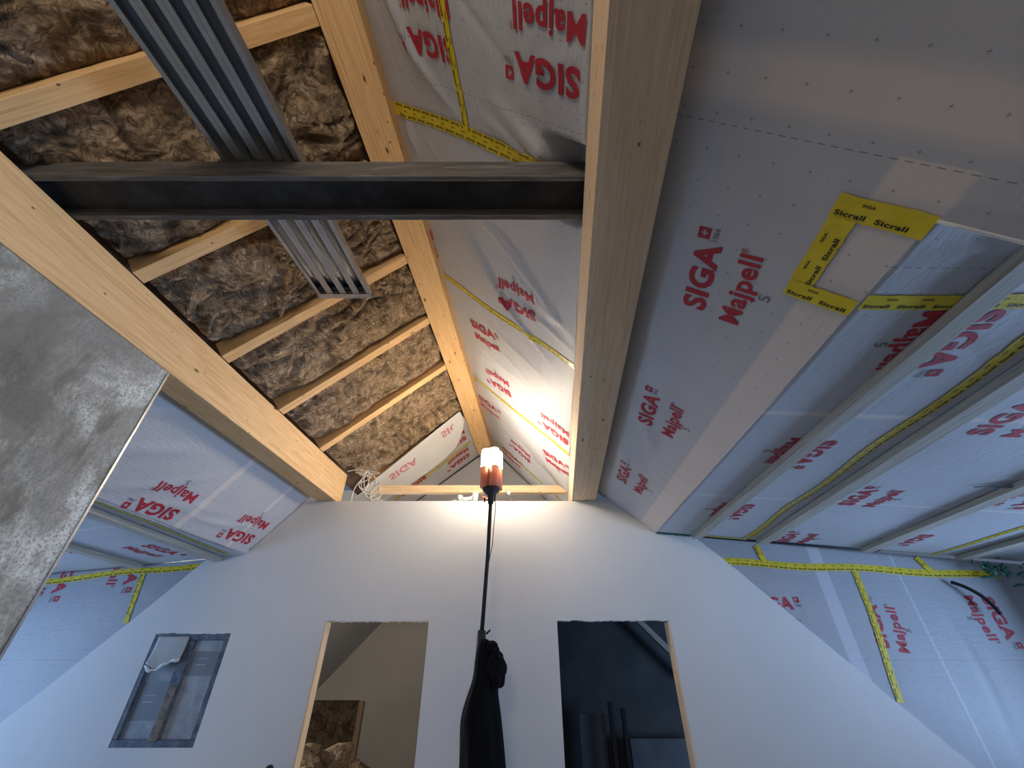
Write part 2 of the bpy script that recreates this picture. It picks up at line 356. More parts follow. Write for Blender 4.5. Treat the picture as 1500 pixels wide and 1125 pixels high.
for i in range(22):
    u = 2.9 + i * .078 + rnd.uniform(-.02, .02); prf.append((u, .42 + rnd.uniform(-.1, .1), u + rnd.uniform(.05, .16), .80, rnd.uniform(.010, .018), rnd.uniform(.003, .007)))
PR.h = folds(prf, waves(4, 2, 6, .003, 2))
pdf = [(1.0, .0, .88, .7, .03, .014), (.95, .1, .9, .9, .02, .010), (1.05, -.0, 1.02, .6, .02, .008), (1.0, .9, .95, 1.9, .03, .01)]
for i in range(14):
    u = rnd.uniform(1.0, 4.4); v = rnd.uniform(0, 3); l = rnd.uniform(.3, 1.0); t = R(rnd.uniform(60, 120)); pdf.append((u, v, u + l * math.cos(t), v + l * math.sin(t), rnd.uniform(.02, .04), rnd.uniform(-.004, .006)))
PD.h = folds(pdf, waves(4, 2, 6, .003, 3))
plf = [(2.4, .1, 3.3, .75, .06, .018), (2.7, .0, 3.6, .55, .04, .014), (3.0, .0, 4.1, .35, .05, .012), (3.3, .1, 4.6, .3, .03, .01), (2.3, .5, 2.9, .8, .04, .015)]
PL.h = folds(plf, waves(4, 3, 7, .004, 5))
PE.h = folds([(2.5, -.4, 4.4, -.2, .04, .008)], waves(4, 2, 6, .003, 6))
PC.h = folds([(2.75, .65, 2.62, .25, .035, -.012), (2.9, .7, 2.8, .3, .02, -.008), (4.27, .84, 4.33, -.8, .03, -.008)], waves(4, 2, 6, .002, 7))
PI2 = Plane((-2.43, 1.96), (-1.155, 3.0)); PI2.h = folds([(4.9, .2, 6.3, .5, .03, .01), (5.2, .8, 6.3, 1.1, .03, .01)], waves(4, 3, 7, .004, 8))
PG = Wallp(6.42); PG.h = folds([(-.6, 1.6, -.35, 2.6, .04, -.01), (0, 1.6, -.2, 2.5, .04, -.01), (.5, 1.6, .1, 2.2, .04, -.01)], waves(4, 3, 7, .003, 9))

# ------------------------------------------------------------------ printed lettering
_tc = {}
def text2d(body, bold=0.0, maxedge=None):
    """triangulated flat lettering, scaled so the cap height of the line is 1 and it starts at x=0; returns verts, faces, width"""
    key = (body, bold, maxedge)
    if key in _tc: return _tc[key]
    cu = bpy.data.curves.new('t', 'FONT'); cu.body = body; cu.offset = bold; cu.resolution_u = 3; cu.fill_mode = 'FRONT'
    if bold: cu.space_character = 1.06
    o = bpy.data.objects.new('t', cu); COL.objects.link(o); dg = bpy.context.evaluated_depsgraph_get(); dg.update()
    me = bpy.data.meshes.new_from_object(o.evaluated_get(dg)); bpy.data.objects.remove(o); bpy.data.curves.remove(cu)
    bm = bmesh.new(); bm.from_mesh(me); bpy.data.meshes.remove(me); bmesh.ops.remove_doubles(bm, verts=bm.verts, dist=1e-4)
    cap = .7; x0 = min(v.co.x for v in bm.verts)
    for v in bm.verts: v.co.x = (v.co.x - x0) / cap; v.co.y /= cap; v.co.z = 0
    bmesh.ops.triangulate(bm, faces=bm.faces)
    if maxedge:
        for _ in range(4):
            e = [q for q in bm.edges if q.calc_length() > maxedge]
            if not e: break
            bmesh.ops.subdivide_edges(bm, edges=e, cuts=1); bmesh.ops.triangulate(bm, faces=bm.faces)
    bm.verts.ensure_lookup_table(); V = A_([(v.co.x, v.co.y) for v in bm.verts]); F = A_([[v.index for v in f.verts] for f in bm.faces]); bm.free()
    a = V[F]; ar = (a[:, 1, 0] - a[:, 0, 0]) * (a[:, 2, 1] - a[:, 0, 1]) - (a[:, 2, 0] - a[:, 0, 0]) * (a[:, 1, 1] - a[:, 0, 1])
    F[ar < 0] = F[ar < 0][:, ::-1]
    _tc[key] = (V, F, V[:, 0].max()); return _tc[key]
class Print:
    def __init__(s): s.V = []; s.F = []; s.M = []; s.n = 0
    def put(s, plane, u, v, ang, V, F, m, off=.0025, clip=None):
        if plane is PT: off = .005
        c, s_ = math.cos(R(ang)), math.sin(R(ang)); U = u + V[:, 0] * c - V[:, 1] * s_; Vv = v + V[:, 0] * s_ + V[:, 1] * c
        if clip is not None:
            keep = clip(U, Vv); F = F[keep[F].all(1)]
        s.V.append(plane.at(U, Vv, off)); s.F.append(F + s.n); s.M += [m] * len(F); s.n += len(V)
    def text(s, plane, u, v, ang, body, h, w=None, m=0, bold=0., dx=0, dy=0, fine=True, off=.0025, clip=None):
        V, F, wd = text2d(body, bold, .35 if fine else None); V = V.copy(); V[:, 0] *= (w / wd if w else h); V[:, 1] *= h; V[:, 0] += dx; V[:, 1] += dy
        s.put(plane, u, v, ang, V, F, m, off, clip)
    def cross(s, plane, u, v, ang, dx, dy, sz, m=0, clip=None):
        g = A_([0, .22, .41, .59, .78, 1]) * sz; V = A_([(dx + a, dy + b) for a in g for b in g]); F = []
        for i in range(5):
            for j in range(5):
                if (i, j) in ((2, 1), (2, 2), (2, 3), (1, 2), (3, 2)): continue
                a = i * 6 + j; F += [(a, a + 6, a + 7), (a, a + 7, a + 1)]
        s.put(plane, u, v, ang, V, A_(F), m, .0025, clip)
    def stamp(s, plane, u, v, ang, lines='SM', clip=None, my=-.17, tail=True):
        if 'S' in lines:
            s.text(plane, u, v, ang, 'SIGA', .105, .375, 0, .038, clip=clip); s.cross(plane, u, v, ang, .392, .058, .052, clip=clip)
            if tail: s.text(plane, u, v, ang, '1966', .026, .062, 1, 0, .388, .022, False, clip=clip)
        if 'M' in lines:
            s.text(plane, u, v, ang, 'Majpell', .088, .385, 0, .028, -.015, my, clip=clip); s.text(plane, u, v, ang, '®', .03, .02, 0, 0, .375, my + .06, False, clip=clip)
            if tail: s.text(plane, u, v, ang, '5', .046, .032, 1, 0, .165, my - .085, False, clip=clip)
    def build(s, name, mats, parent):
        if not s.V: return
        return mesh(name, np.concatenate(s.V), [tuple(map(int, f)) for f in np.concatenate(s.F)], mats, parent, mi=s.M)
RG = [M_RED, M_GREYP]
def logos(plane, lst, parent, **kw):
    for a in lst:
        for ln_, nm in (('S', 'printed_logo'), ('M', 'printed_lettering')):
            if len(a) > 3 and ln_ not in a[3]: continue
            p = Print(); p.stamp(plane, *a[:3], ln_, **kw); p.build(nm, RG, parent)

# ------------------------------------------------------------------ SETTING
FLZ = -1.68
m = MB(); m.box((-7, -4, FLZ - .2), (7, 10, FLZ)); tag(m.build('floor', M_FLOOR), kind='structure')

def wall_sheet(name, outer, holes, y0, th, mat, jag=0.0):
    cu = bpy.data.curves.new('w', 'CURVE'); cu.dimensions = '2D'; cu.fill_mode = 'BOTH'; cu.extrude = th / 2
    q = random.Random(2)
    for pl in [outer] + holes:
        pts = []
        for i, (a, b) in enumerate(zip(pl, pl[1:] + pl[:1])):
            L = math.dist(a, b); n_ = max(1, int(L / .025)) if (jag and pl is not outer and abs(a[1] - b[1]) < .01 and a[1] > 0) else (max(1, int(L / .09)) if (jag and pl is outer and abs(a[1]-b[1]) > .3) else 1)
            for t in range(n_):
                f = t / n_; j = q.uniform(-jag, jag) if 0 < t else 0
                pts.append((a[0] + (b[0] - a[0]) * f + (j * .4 if n_ > 1 and pl is outer else 0), a[1] + (b[1] - a[1]) * f + j))
        sp = cu.splines.new('POLY'); sp.points.add(len(pts) - 1); sp.use_cyclic_u = True
        for i, p in enumerate(pts): sp.points[i].co = (p[0], p[1], 0, 1)
    o = bpy.data.objects.new('w', cu); COL.objects.link(o); dg = bpy.context.evaluated_depsgraph_get(); dg.update()
    me = bpy.data.meshes.new_from_object(o.evaluated_get(dg)); bpy.data.objects.remove(o); bpy.data.curves.remove(cu)
    for v in me.vertices: v.co = Vector((v.co.x, y0 + th / 2 - v.co.z, v.co.y))
    bm = bmesh.new(); bm.from_mesh(me); bmesh.ops.remove_doubles(bm, verts=bm.verts, dist=1e-5); bmesh.ops.recalc_face_normals(bm, faces=bm.faces); bm.to_mesh(me); bm.free()
    me.name = name
    return link(name, me, mat)
outl = [(-5.6, FLZ), (-4.418, -.356), (-3.725, .384), (-3.19, .987), (-2.76, 1.09), (-2.375, 1.54), (-2.31, 1.6), (1.108, 1.6), (1.557, 1.252), (1.956, 1.216), (2.19, 1.007), (3.823, -.64), (4.86, FLZ)]
D1 = (-1.809, -.805, .4185); D2 = (.437, 1.524, .4185); WN = (-3.40, -2.685, -.515, .31)
wf = wall_sheet('wall_front', outl, [[(D1[0], FLZ + .001), (D1[1], FLZ + .001), (D1[1], D1[2]), (D1[0], D1[2])], [(D2[0], FLZ + .001), (D2[1], FLZ + .001), (D2[1], D2[2]), (D2[0], D2[2])], [(WN[0], WN[2]), (WN[1], WN[2]), (WN[1], WN[3]), (WN[0], WN[3])]], 4.6, .12, M_PLASTER, .006)
tag(wf, kind='structure')
# raw jamb boards of the two openings
for nm, x0, x1 in (('trim_1', D1[0] + .0005, D1[0] + .014), ('trim_2', D2[1] - .014, D2[1] - .0005)):
    m = MB(); m.box((x0, 4.602, FLZ), (x1, 4.72, D1[2] - .008)); tag(m.build(nm, M_PINE2), kind='structure')
# rooms behind the partition
m = MB(); m.box((-6, 9.6, FLZ), (6, 9.7, 3.6)); tag(m.build('wall_back', M_BEIGE), kind='structure')
m = MB(); m.box((-.45, 4.73, FLZ), (-.35, 9.59, 1.45)); tag(m.build('wall_middle', M_BEIGE), kind='structure')
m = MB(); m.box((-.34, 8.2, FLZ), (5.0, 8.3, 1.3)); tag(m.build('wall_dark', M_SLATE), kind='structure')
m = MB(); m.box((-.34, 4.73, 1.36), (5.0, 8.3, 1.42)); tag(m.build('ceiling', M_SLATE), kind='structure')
# side walls of the dormers, with window openings
def side_wall(name, xb, y0, y1, z0, z1, oy0, oy1, oz0, oz1, th, topz=None):
    m = MB()
    def bx(a, b, c, d): m.beam(S(xb, a, c), S(xb, b, c), (th, 0, 0), (0, 0, d - c))
    bx(y0, oy0, z0, z1); bx(oy1, y1, z0, z1); bx(oy0, oy1, z0, oz0); bx(oy0, oy1, oz1, z1)
    return tag(m.build(name, M_PLASTER), kind='structure')
side_wall('wall_right', 5.0, .83, 4.6, FLZ, .83, 1.1, 4.1, -.95, .62, .2)
side_wall('wall_left', -6.1, 2.0, 4.6, FLZ, .70, 2.2, 4.2, -1.0, .45, .2)
# roof boarding above the insulation and the sheets
m = MB()
for pl, a, b, u1 in ((PI, -.15, 1.88, 9.6), (PT, -.22, 1.8, 9.6)):
    m.beam(pl.pt(-2.5, a, -.24), pl.pt(u1, a, -.24), pl.V * (b - a), -pl.N * .02)
tag(m.build('ceiling_boarding', M_DARKW), kind='structure')

# ------------------------------------------------------------------ PURLINS, RIDGE, BEAM
def purlin(name, x0, x1, z0, z1, y0, y1, mat, label, cat='beam'):
    m = MB(); m.beam(S(x0, y0, z0), S(x0, y1, z0), (x1 - x0, 0, 0), (0, 0, z1 - z0))
    return tag(m.build(name, mat, bevel=.004), label, cat)
purlin('timber_purlin', -2.65, -2.43, 1.603, 1.96, -2.2, 4.72, M_PINE, 'long orange pine purlin on the left, resting on concrete wall and white gable wall')
purlin('timber_purlin', .25, .52, 1.603, 1.95, -2.2, 6.38, M_PINE2, 'long pale pine purlin right of centre, meeting the end of the steel beam')
purlin('ridge_beam', -1.155, -.91, 3.0, 3.27, -2.2, 6.38, M_PINE, 'high pine ridge beam between brown insulation and white membrane, running down to the lamp', 'beam')
m = MB(); m.beam((-1.9, 5.3, 1.96), (.73, 5.3, 1.96), (0, .08, 0), (0, 0, .10)); tag(m.build('tie_beam', M_PINE2, bevel=.003), 'thin pine tie beam crossing behind the lamp above the white wall', 'beam')

# steel H beam between the purlins (web lying flat)
hb = empty('steel_beam', (-.9, 1.1, 1.9), 'dark grey rusty steel H-beam spanning between the two purlins', 'beam')
for (ya, yb) in ((1.058, 1.084), (1.269, 1.295)):
    m = MB(); m.beam((-2.50, ya, 1.966), (.42, ya, 1.966), (0, yb - ya, 0), (0, 0, .14)); m.build('flange', M_STEEL, hb, bevel=.004)
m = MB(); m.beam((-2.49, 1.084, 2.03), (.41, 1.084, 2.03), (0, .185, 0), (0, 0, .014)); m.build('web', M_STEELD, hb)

# concrete wall on the left
P, F, UV = [], [], []
def conc():
    x0, x1 = -2.69, -2.43; y0, y1 = -2.2, 2.155; z1 = 1.6
    m = MB(); m.beam(S(x0, y0, FLZ), S(x0, y1, FLZ), (x1 - x0, 0, 0), (0, 0, z1 - FLZ)); o = m.build('rendered_wall', M_CONC); return o
cw = tag(conc(), 'rough grey cement-rendered masonry wall under the left purlin, patched and stained', 'masonry wall')
b = cw.modifiers.new('bevel', 'BEVEL'); b.width = .006; b.segments = 2
m = MB(); m.beam(S(-2.427, 2.145, FLZ), S(-2.427, 2.145, 1.59), (-.0, .014, 0), (.004, 0, 0)); m.build('corner_bead', M_GALV, cw)

# ------------------------------------------------------------------ RAFTERS + INSULATION (left roof)
raf = [(-.75, .10), (.05, .10), (.80, .095), (1.67, .085), (2.47, .085), (3.25, .085), (4.04, .085), (4.83, .085)]
rl = ['nearest', 'second', 'third', 'fourth', 'fifth', 'sixth']
names = {2: 'widest pine rafter, behind the metal channels above the steel beam', 3: 'pine rafter just beyond the steel beam, with a torn stain, crossed by metal channels', 4: 'pine rafter passing right behind the end of the metal channels',
         5: 'pine rafter, first one beyond the end of the metal channels', 6: 'narrow pine rafter, last but one before the far white sheet', 1: 'pine rafter nearest the top left edge of the picture', 0: 'pine rafter behind the camera', 7: 'thin pine rafter edge at the far end of the brown insulation'}
for i, (u, w) in enumerate(raf):
    if i == 0: continue
    m = MB(); u_ = u - .02
    m.beam(PI.pt(u_, .005, -.17), PI.pt(u_, 1.64, -.17), PI.U * w + PI.V * -.0, PI.N * .17)
    if i == 7: m = MB(); m.beam(PI.pt(5.22, .12, -.12), PI.pt(5.17, 1.6, -.12), PI.U * .03, PI.N * .13)
    tag(m.build('rafter', M_PINE, bevel=.003), names[i], 'rafter')
def wool(u0, u1, v0, v1, seed, step=.011, amp=1.0):
    Q = random.Random(seed); ox, oy = Q.uniform(0, 50), Q.uniform(0, 50)
    nu = int((u1 - u0) / step) + 1; nv = int((v1 - v0) / step) + 1
    V = []; UV = []; tb = noise.turbulence; nz = noise.noise
    for i in range(nu):
        u = u0 + (u1 - u0) * i / (nu - 1)
        for j in range(nv):
            v = v0 + (v1 - v0) * j / (nv - 1)
            wx = nz(Vector((u * 3 + ox, v * 3, 1))) * .25; wy = nz(Vector((u * 3, v * 3 + oy, 7))) * .25
            a = tb(Vector(((u + wx) * 7 + ox, (v + wy) * 2.6 + oy, seed)), 4, False)
            b_ = abs(nz(Vector(((u + wx) * 16, (v + wy) * 7 + ox, 3))))
            big = nz(Vector((u * 2.2 + ox, v * 1.8, 5)))
            ed = min(u - u0, u1 - u) + .025 * nz(Vector((v * 9, ox, u0)));  e = 1 - math.exp(-max(0, ed) / .045)
            lam = math.sin(u * 95 + 9 * nz(Vector((u * 5, v * 2.2, 2 + ox))) + 5 * big); h = -.085 + e * .085 - .09 * math.exp(-(v - v0) / .13) + amp * (e * .4 + .25) * (.085 * (a - .45) - .06 * b_ + .05 * big + .0045 * lam)
            V.append(PI.pt(u, v, h)); UV.append((u, v))
    F = [(i * nv + j, (i + 1) * nv + j, (i + 1) * nv + j + 1, i * nv + j + 1) for i in range(nu - 1) for j in range(nv - 1)]
    # back and rim so that the batt is a solid slab
    b0 = len(V); c = [PI.pt(u0, v0, -.2), PI.pt(u1, v0, -.2), PI.pt(u1, v1, -.2), PI.pt(u0, v1, -.2)]; V += c; UV += [(u0, v0), (u1, v0), (u1, v1), (u0, v1)]
    F.append((b0 + 3, b0 + 2, b0 + 1, b0))
    e1 = [j for j in range(nv)]; e2 = [(nu - 1) * nv + j for j in range(nv)]; e3 = [i * nv for i in range(nu)]; e4 = [i * nv + nv - 1 for i in range(nu)]
    F += [tuple([b0, *e1, b0 + 3]), tuple([b0 + 2, *e2[::-1], b0 + 1]), tuple([b0 + 1, *e3[::-1], b0]), tuple([b0 + 3, *e4, b0 + 2])]
    return mesh('insulation_batt', V, F, M_WOOL, None, True, UV)
wl = {1: 'darkest brown mineral wool batt at the top left corner, nearest the camera', 2: 'shaggy dark brown wool batt on the near side of the steel beam', 3: 'torn brown wool batt with a deep tear, just beyond the steel beam and left of the channels',
      4: 'brown wool batt around the far end of the metal channels', 5: 'lighter brown wool batt in the second bay from the white sheet', 6: 'brown wool batt in the last full bay before the white sheet'}
wl = {1: 'darkest brown mineral wool batt, at the top left corner of the picture', 2: 'shaggy dark brown wool batt directly above the near flange of the steel beam', 3: 'torn dark brown wool batt directly beyond the steel beam',
      4: 'brown wool batt with a hanging tear, beside the far end of the metal channels', 5: 'light brown wool batt, first whole bay beyond the end plate of the metal channels', 6: 'light brown wool batt, the bay before the last one by the white sheet', 7: 'light brown wool batt beside the white rolled sheet and the cable coil'}
for i in range(1, 7):
    a = raf[i][0] - .02 + raf[i][1] + .003; b_ = raf[i + 1][0] - .023
    o = wool(a, b_ if i < 6 else 4.80 + .0, .005, 1.64, i, .012 if i < 5 else .016, 1.25 if i < 4 else .9)
    tag(o, wl[i], 'insulation', 'brown mineral wool batts between the rafters')
tag(wool(4.895, 5.20, .08, 1.64, 7, .014, .9), wl[7], 'insulation', 'brown mineral wool batts between the rafters')
# the last bay ends on the slanting edge of the white sheet
# hanging tear in the wool: a few twisted strips
def strip(p, label):
    m = MB(); m.tube(p, [.012 + .008 * math.sin(i * 1.7) ** 2 for i in range(len(p))], 7); return tag(m.build('wool_strip', M_WOOL), label, 'insulation')
pp = [tuple(PI.pt(1.98 + .03 * i + .008 * math.sin(i * 2), .95 - .035 * i + .02 * math.sin(i * 1.1), .035 + .018 * math.sin(i * 1.3))) for i in range(14)]
strip(pp, 'twisted brown strip of wool hanging from the torn batt beyond the steel beam')

# ------------------------------------------------------------------ METAL CHANNELS
ch = empty('metal_channels', (-1.2, 1.2, 2.02), 'four galvanised C-channels side by side in one end track, lying over the steel beam', 'metal profiles')
cd = A_([0, 648, 129.]); cd /= np.linalg.norm(cd); cn = A_([0, -cd[2], cd[1]])
c0 = A_([-1.458, 1.06, 2.112]); wd = .098
for i in range(4):
    o_ = c0 + A_([i * wd, 0, 0]); a = o_ - cd * 1.6; b_ = o_ + cd * 1.15; ex = A_([1., 0, 0]); t = .0025; w2 = wd - .001
    m = MB()
    m.beam(a, b_, ex * .023, cn * t); m.beam(a + ex * (w2 - .023), b_ + ex * (w2 - .023), ex * .023, cn * t)
    m.beam(a + cn * t, b_ + cn * t, ex * t, cn * .045); m.beam(a + cn * t + ex * (w2 - t), b_ + cn * t + ex * (w2 - t), ex * t, cn * .045)
    m.beam(a + cn * (t + .045), b_ + cn * (t + .045), ex * w2, cn * t)
    m.build('channel', M_GALV, ch)
m = MB(); e0 = c0 + cd * 1.105 - cn * .004 - A_([.004, 0, 0]); WW = 4 * wd + .008; ex = A_([1., 0, 0])
m.beam(e0, e0 + ex * WW, cd * .055, cn * .003); m.beam(e0 + cd * .05, e0 + cd * .05 + ex * WW, cd * .003, cn * .06)
et = m.build('end_track', M_GALV, ch)
for i in range(5):
    for dv in (.012, .038):
        q = e0 + ex * (.018 + i * .088) + cd * (dv + .004 * (i % 2)); m = MB(); m.tube([q, q - cn * .003], .0032, 8); m.build('rivet', M_CURL, et)
for i in range(4):
    q = c0 + ex * (i * wd + .026) + cd * 1.045 + cn * .012; m = MB(); m.beam(q, q + cd * .05, ex * .040, cn * .03); m.build('end_plug', M_BLACK, ch)

# ------------------------------------------------------------------ MEMBRANES
# upper right slope: three rolls, each 1.5 m wide
sheets = [(-.9, 1.22, 'membrane sheet nearest the camera on the upper right slope, glossy, with two large upside-down logos'), (1.22, 2.66, 'heavily creased white membrane between steel beam and second yellow tape'),
          (2.66, 4.28, 'white membrane on the upper right slope between the second and third yellow tapes'), (4.28, 6.46, 'farthest white membrane on the upper right slope, beside the lamp')]
st = {0: [(.74, 1.61, -91), (.75, .79, -91)], 1: [(2.33, 1.255, -83), (2.33, .03, -83)], 2: [(3.17, .30, 101), (3.90, .765, -78), (3.95, 1.62, -85)], 3: [(4.80, .03, 95), (4.83, 1.237, 108), (5.45, .95, -88), (6.0, .3, 92)]}
clipT = lambda U, Vv: (Vv > .0) & (Vv < 1.66)
for i, (a, b_, lab) in enumerate(sheets):
    o = solid_sheet('membrane_sheet', PT, a, b_ - (.003 if i < 3 else 0), -.02, 1.655, .02, M_MEM, thick=.003, end=i == 3); tag(o, lab, 'membrane', 'membrane sheets on the roof slopes')
    logos(PT, st[i], o, clip=clipT)
# folded white edge along the ridge beam
m = MB(); m.tube([tuple(PT.pt(u, -.005, .012 + .004 * math.sin(u * 9))) for u in np.linspace(-.9, 6.3, 80)], .011, 6); tag(m.build('membrane_edge_roll', M_PLAINM), 'thin rolled white membrane edge running along the ridge beam', 'membrane')

# lower right slope
def fnR(U, Vv):  # v is a fraction between purlin and fold for the part beside the dormer
    vf = .774 + (4.6 - U) / 3.77 * .146; return PR.at(U + sq(PR, Vv * vf) * (U - .83) / 3.79, Vv * vf)
vfold = lambda u: .774 + (4.6 - u) / 3.77 * .146
P, F, UV = grid(.83, 4.635, 0, 1, .022, fnR, .022); UV[:, 1] *= vfold(UV[:, 0])
P2, F2, UV2 = grid(-1.6, .83, 0, 3.6, .05, lambda U, Vv: PR.at(U, Vv), .05)
P = np.concatenate([P, P2]); n0 = len(UV); F = F + [tuple(x + n0 for x in f) for f in F2]; UV = np.concatenate([UV, UV2])
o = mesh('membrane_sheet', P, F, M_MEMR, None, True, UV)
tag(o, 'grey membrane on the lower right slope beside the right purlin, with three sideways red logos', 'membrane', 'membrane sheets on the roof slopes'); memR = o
logos(PR, ((1.523, .383, -176), (2.753, .342, -178), (3.96, .308, -180)), o)
m = MB(); m.tube([tuple(PR.pt(.832, v, .004)) for v in np.linspace(.93, 3.5, 40)], .006, 6); m.build('folded_edge', M_PLAINM, memR)
# near cheek of the right dormer, facing away
def cheekn(U, Vv): # U along v of PR from .92, Vv 0..1 up to the dormer ceiling
    lo = PR.at(np.full_like(U, .80), U, -.01); hi = PD.at(np.full_like(U, .80), (U - .92) * .80, -.01); return lo * (1 - Vv[..., None]) + hi * Vv[..., None]
P, F, UV = grid(.93, 3.5, 0, 1, .1, cheekn); o = mesh('membrane_sheet', P, F, M_PLAINM, None, True, UV); tag(o, 'membrane on the near cheek of the right dormer, facing away', 'membrane', 'membrane sheets on the dormer cheeks')
s_ = o.modifiers.new('thickness', 'SOLIDIFY'); s_.thickness = .004
# right dormer ceiling
o = solid_sheet('membrane_sheet', PD, .82, 4.64, .0, 3.75, .03, M_MEMD); tag(o, 'blue-grey membrane on the right dormer ceiling, with battens and many red logos', 'membrane', 'membrane sheets on the dormer ceilings')
logos(PD, ((1.225, .433, 8), (2.34, .46, 0), (3.59, .49, 2), (2.20, 1.25, -178), (3.476, 1.29, -176), (4.72, 1.37, -172), (4.12, 2.27, 6), (2.9, 2.27, 3), (4.3, 3.35, -178)), o)
# left lower slope, left dormer ceiling
o = solid_sheet('membrane_sheet', PL, 1.9, 4.64, .0, .84, .022, M_MEML); tag(o, 'lamp-lit white membrane on the lower left slope beside the concrete wall, two upside-down red logos', 'membrane', 'membrane sheets on the roof slopes')
logos(PL, ((3.53, .149, -176), (4.52, .21, -175)), o)
o = solid_sheet('membrane_sheet', PE, 1.9, 4.64, -2.9, .0, .03, M_MEMD); tag(o, 'blue-grey membrane on the left dormer ceiling seen beside the concrete wall', 'membrane', 'membrane sheets on the dormer ceilings')
logos(PE, ((3.95, -.58, 2), (3.1, -1.25, 2), (3.9, -1.30, 176), (2.7, -.55, 2)), o, tail=False)
# far cheeks of the dormers, in line with the white wall
def cheek(poly_lo, poly_hi, lab, prints, grp='membrane sheets on the dormer cheeks', PCx=PC):
    xs = np.arange(poly_lo[0][0], poly_lo[-1][0] + .001, .04); lo = np.interp(xs, *zip(*poly_lo)); hi = np.interp(xs, *zip(*poly_hi)); NV = 50
    t = np.linspace(0, 1, NV); U = np.repeat(xs[:, None], NV, 1); Vv = lo[:, None] * (1 - t) + hi[:, None] * t; P = PCx.at(U, Vv).reshape(-1, 3)
    F = [(i * NV + j, (i + 1) * NV + j, (i + 1) * NV + j + 1, i * NV + j + 1) for i in range(len(xs) - 1) for j in range(NV - 1)]
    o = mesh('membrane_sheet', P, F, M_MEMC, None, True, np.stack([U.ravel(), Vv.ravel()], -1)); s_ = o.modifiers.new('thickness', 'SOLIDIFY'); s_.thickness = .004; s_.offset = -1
    tag(o, lab, 'membrane', grp); logos(PCx, prints, o); return o
def zPD(X): # height of the right dormer ceiling in the cheek plane
    p = PD.pt(4.6, 0); return p[2] + (X - p[0]) * PD.V[2] / PD.V[0]
def zPE(X):
    p = PE.pt(4.6, 0); return p[2] + (X - p[0]) * PE.V[2] / PE.V[0]
cheek([(1.96, 1.21), (2.19, 1.0), (3.823, -.645), (4.86, FLZ), (5.40, FLZ)], [(1.96, zPD(1.96)), (5.40, zPD(5.40))], 'blue-lit membrane on the far cheek of the right dormer, with logos running up and down',
      [(3.575, .19, 82), (4.72, .63, -88), (2.43, .52, 0)])
cheek([(-5.75, FLZ), (-5.6, FLZ), (-4.418, -.361), (-3.725, .379), (-3.19, .98), (-2.80, 1.0)], [(-5.75, zPE(-5.75)), (-2.80, zPE(-2.80))], 'blue-lit membrane on the far cheek of the left dormer, next to the small window',
      [(-3.98, 1.11, -90), (-4.66, 1.03, -90)])
# beyond the white wall: left slope, hanging sheet, gable
o = solid_sheet('membrane_sheet', PI2, 5.3, 6.46, -.4, 1.66, .03, M_MEM, off=-.02); tag(o, 'white membrane on the far left slope beyond the white wall, crossed by a yellow tape', 'membrane', 'membrane sheets on the roof slopes')
logos(PI2, ((5.93, .75, -88, 'S'), (5.70, 1.55, -88), (6.22, 1.5, -90)), o, tail=False)
def hang(U, Vv):
    cu = np.clip((Vv - 1.25) / .35, 0, 1) ** 2; sag = .05 + .05 * np.sin(np.clip((Vv - .2) / 1.4, 0, 1) * 3.14); w = 5.02 + (1.6 - Vv) * .10 + U * (.62 - .45 * cu - .08 * np.clip(1 - Vv, 0, 1))
    return PI.at(w, Vv, 0) + (sag * U + .015)[..., None] * PI.N
P, F, UV = grid(0, 1, .02, 1.60, .03, hang); o = mesh('hanging_sheet', P, F, M_PLAINM, None, True, UV); s_ = o.modifiers.new('thickness', 'SOLIDIFY'); s_.thickness = .004; s_.offset = 1
tag(o, 'loose white sheet with reversed pink lettering, hanging below the far end of the brown insulation', 'membrane')
class Hang:
    def at(s, U, Vv, off=0):
        f = (U - 5.02 - (1.6 - Vv) * .10) / .62; sag = .05 + .05 * np.sin(np.clip((Vv - .2) / 1.4, 0, 1) * 3.14); return PI.at(U, Vv, 0) + (sag * f + .023)[..., None] * PI.N
M_PINK = plain('faded_pink_print', (.55, .22, .24), .6)
pr = Print(); V, F, wdt = text2d('SIGA', .038, .35)
for (u0, v0) in ((5.27, .35), (5.16, 1.22)):
    Vm = V.copy(); Vm[:, 0] *= .42 / wdt; Vm[:, 1] *= -.12; pr.put(Hang(), u0, v0, 90, Vm, F[:, ::-1], 0, 0)
pr.build('printed_lettering', [M_PINK], o)
apx = S(-1.03, 6.4, 3.1)
gx = [S(-2.9, 6.4, 0)[0], apx[0], S(.6, 6.4, 0)[0]]
cheek([(gx[0], 1.45), (gx[2], 1.45)], [(gx[0], 1.5), (S(-2.43, 6.4, 0)[0], 1.96), (S(-1.155, 6.4, 0)[0], 3.0), (S(-.91, 6.4, 0)[0], 3.1), (S(.25, 6.4, 0)[0], 1.95), (gx[2], 1.6)], 'far gable membrane beyond the tie beam, behind the lamp',
      [(-1.5, 2.0, 0)], 'membrane sheets on the far gable', PG)

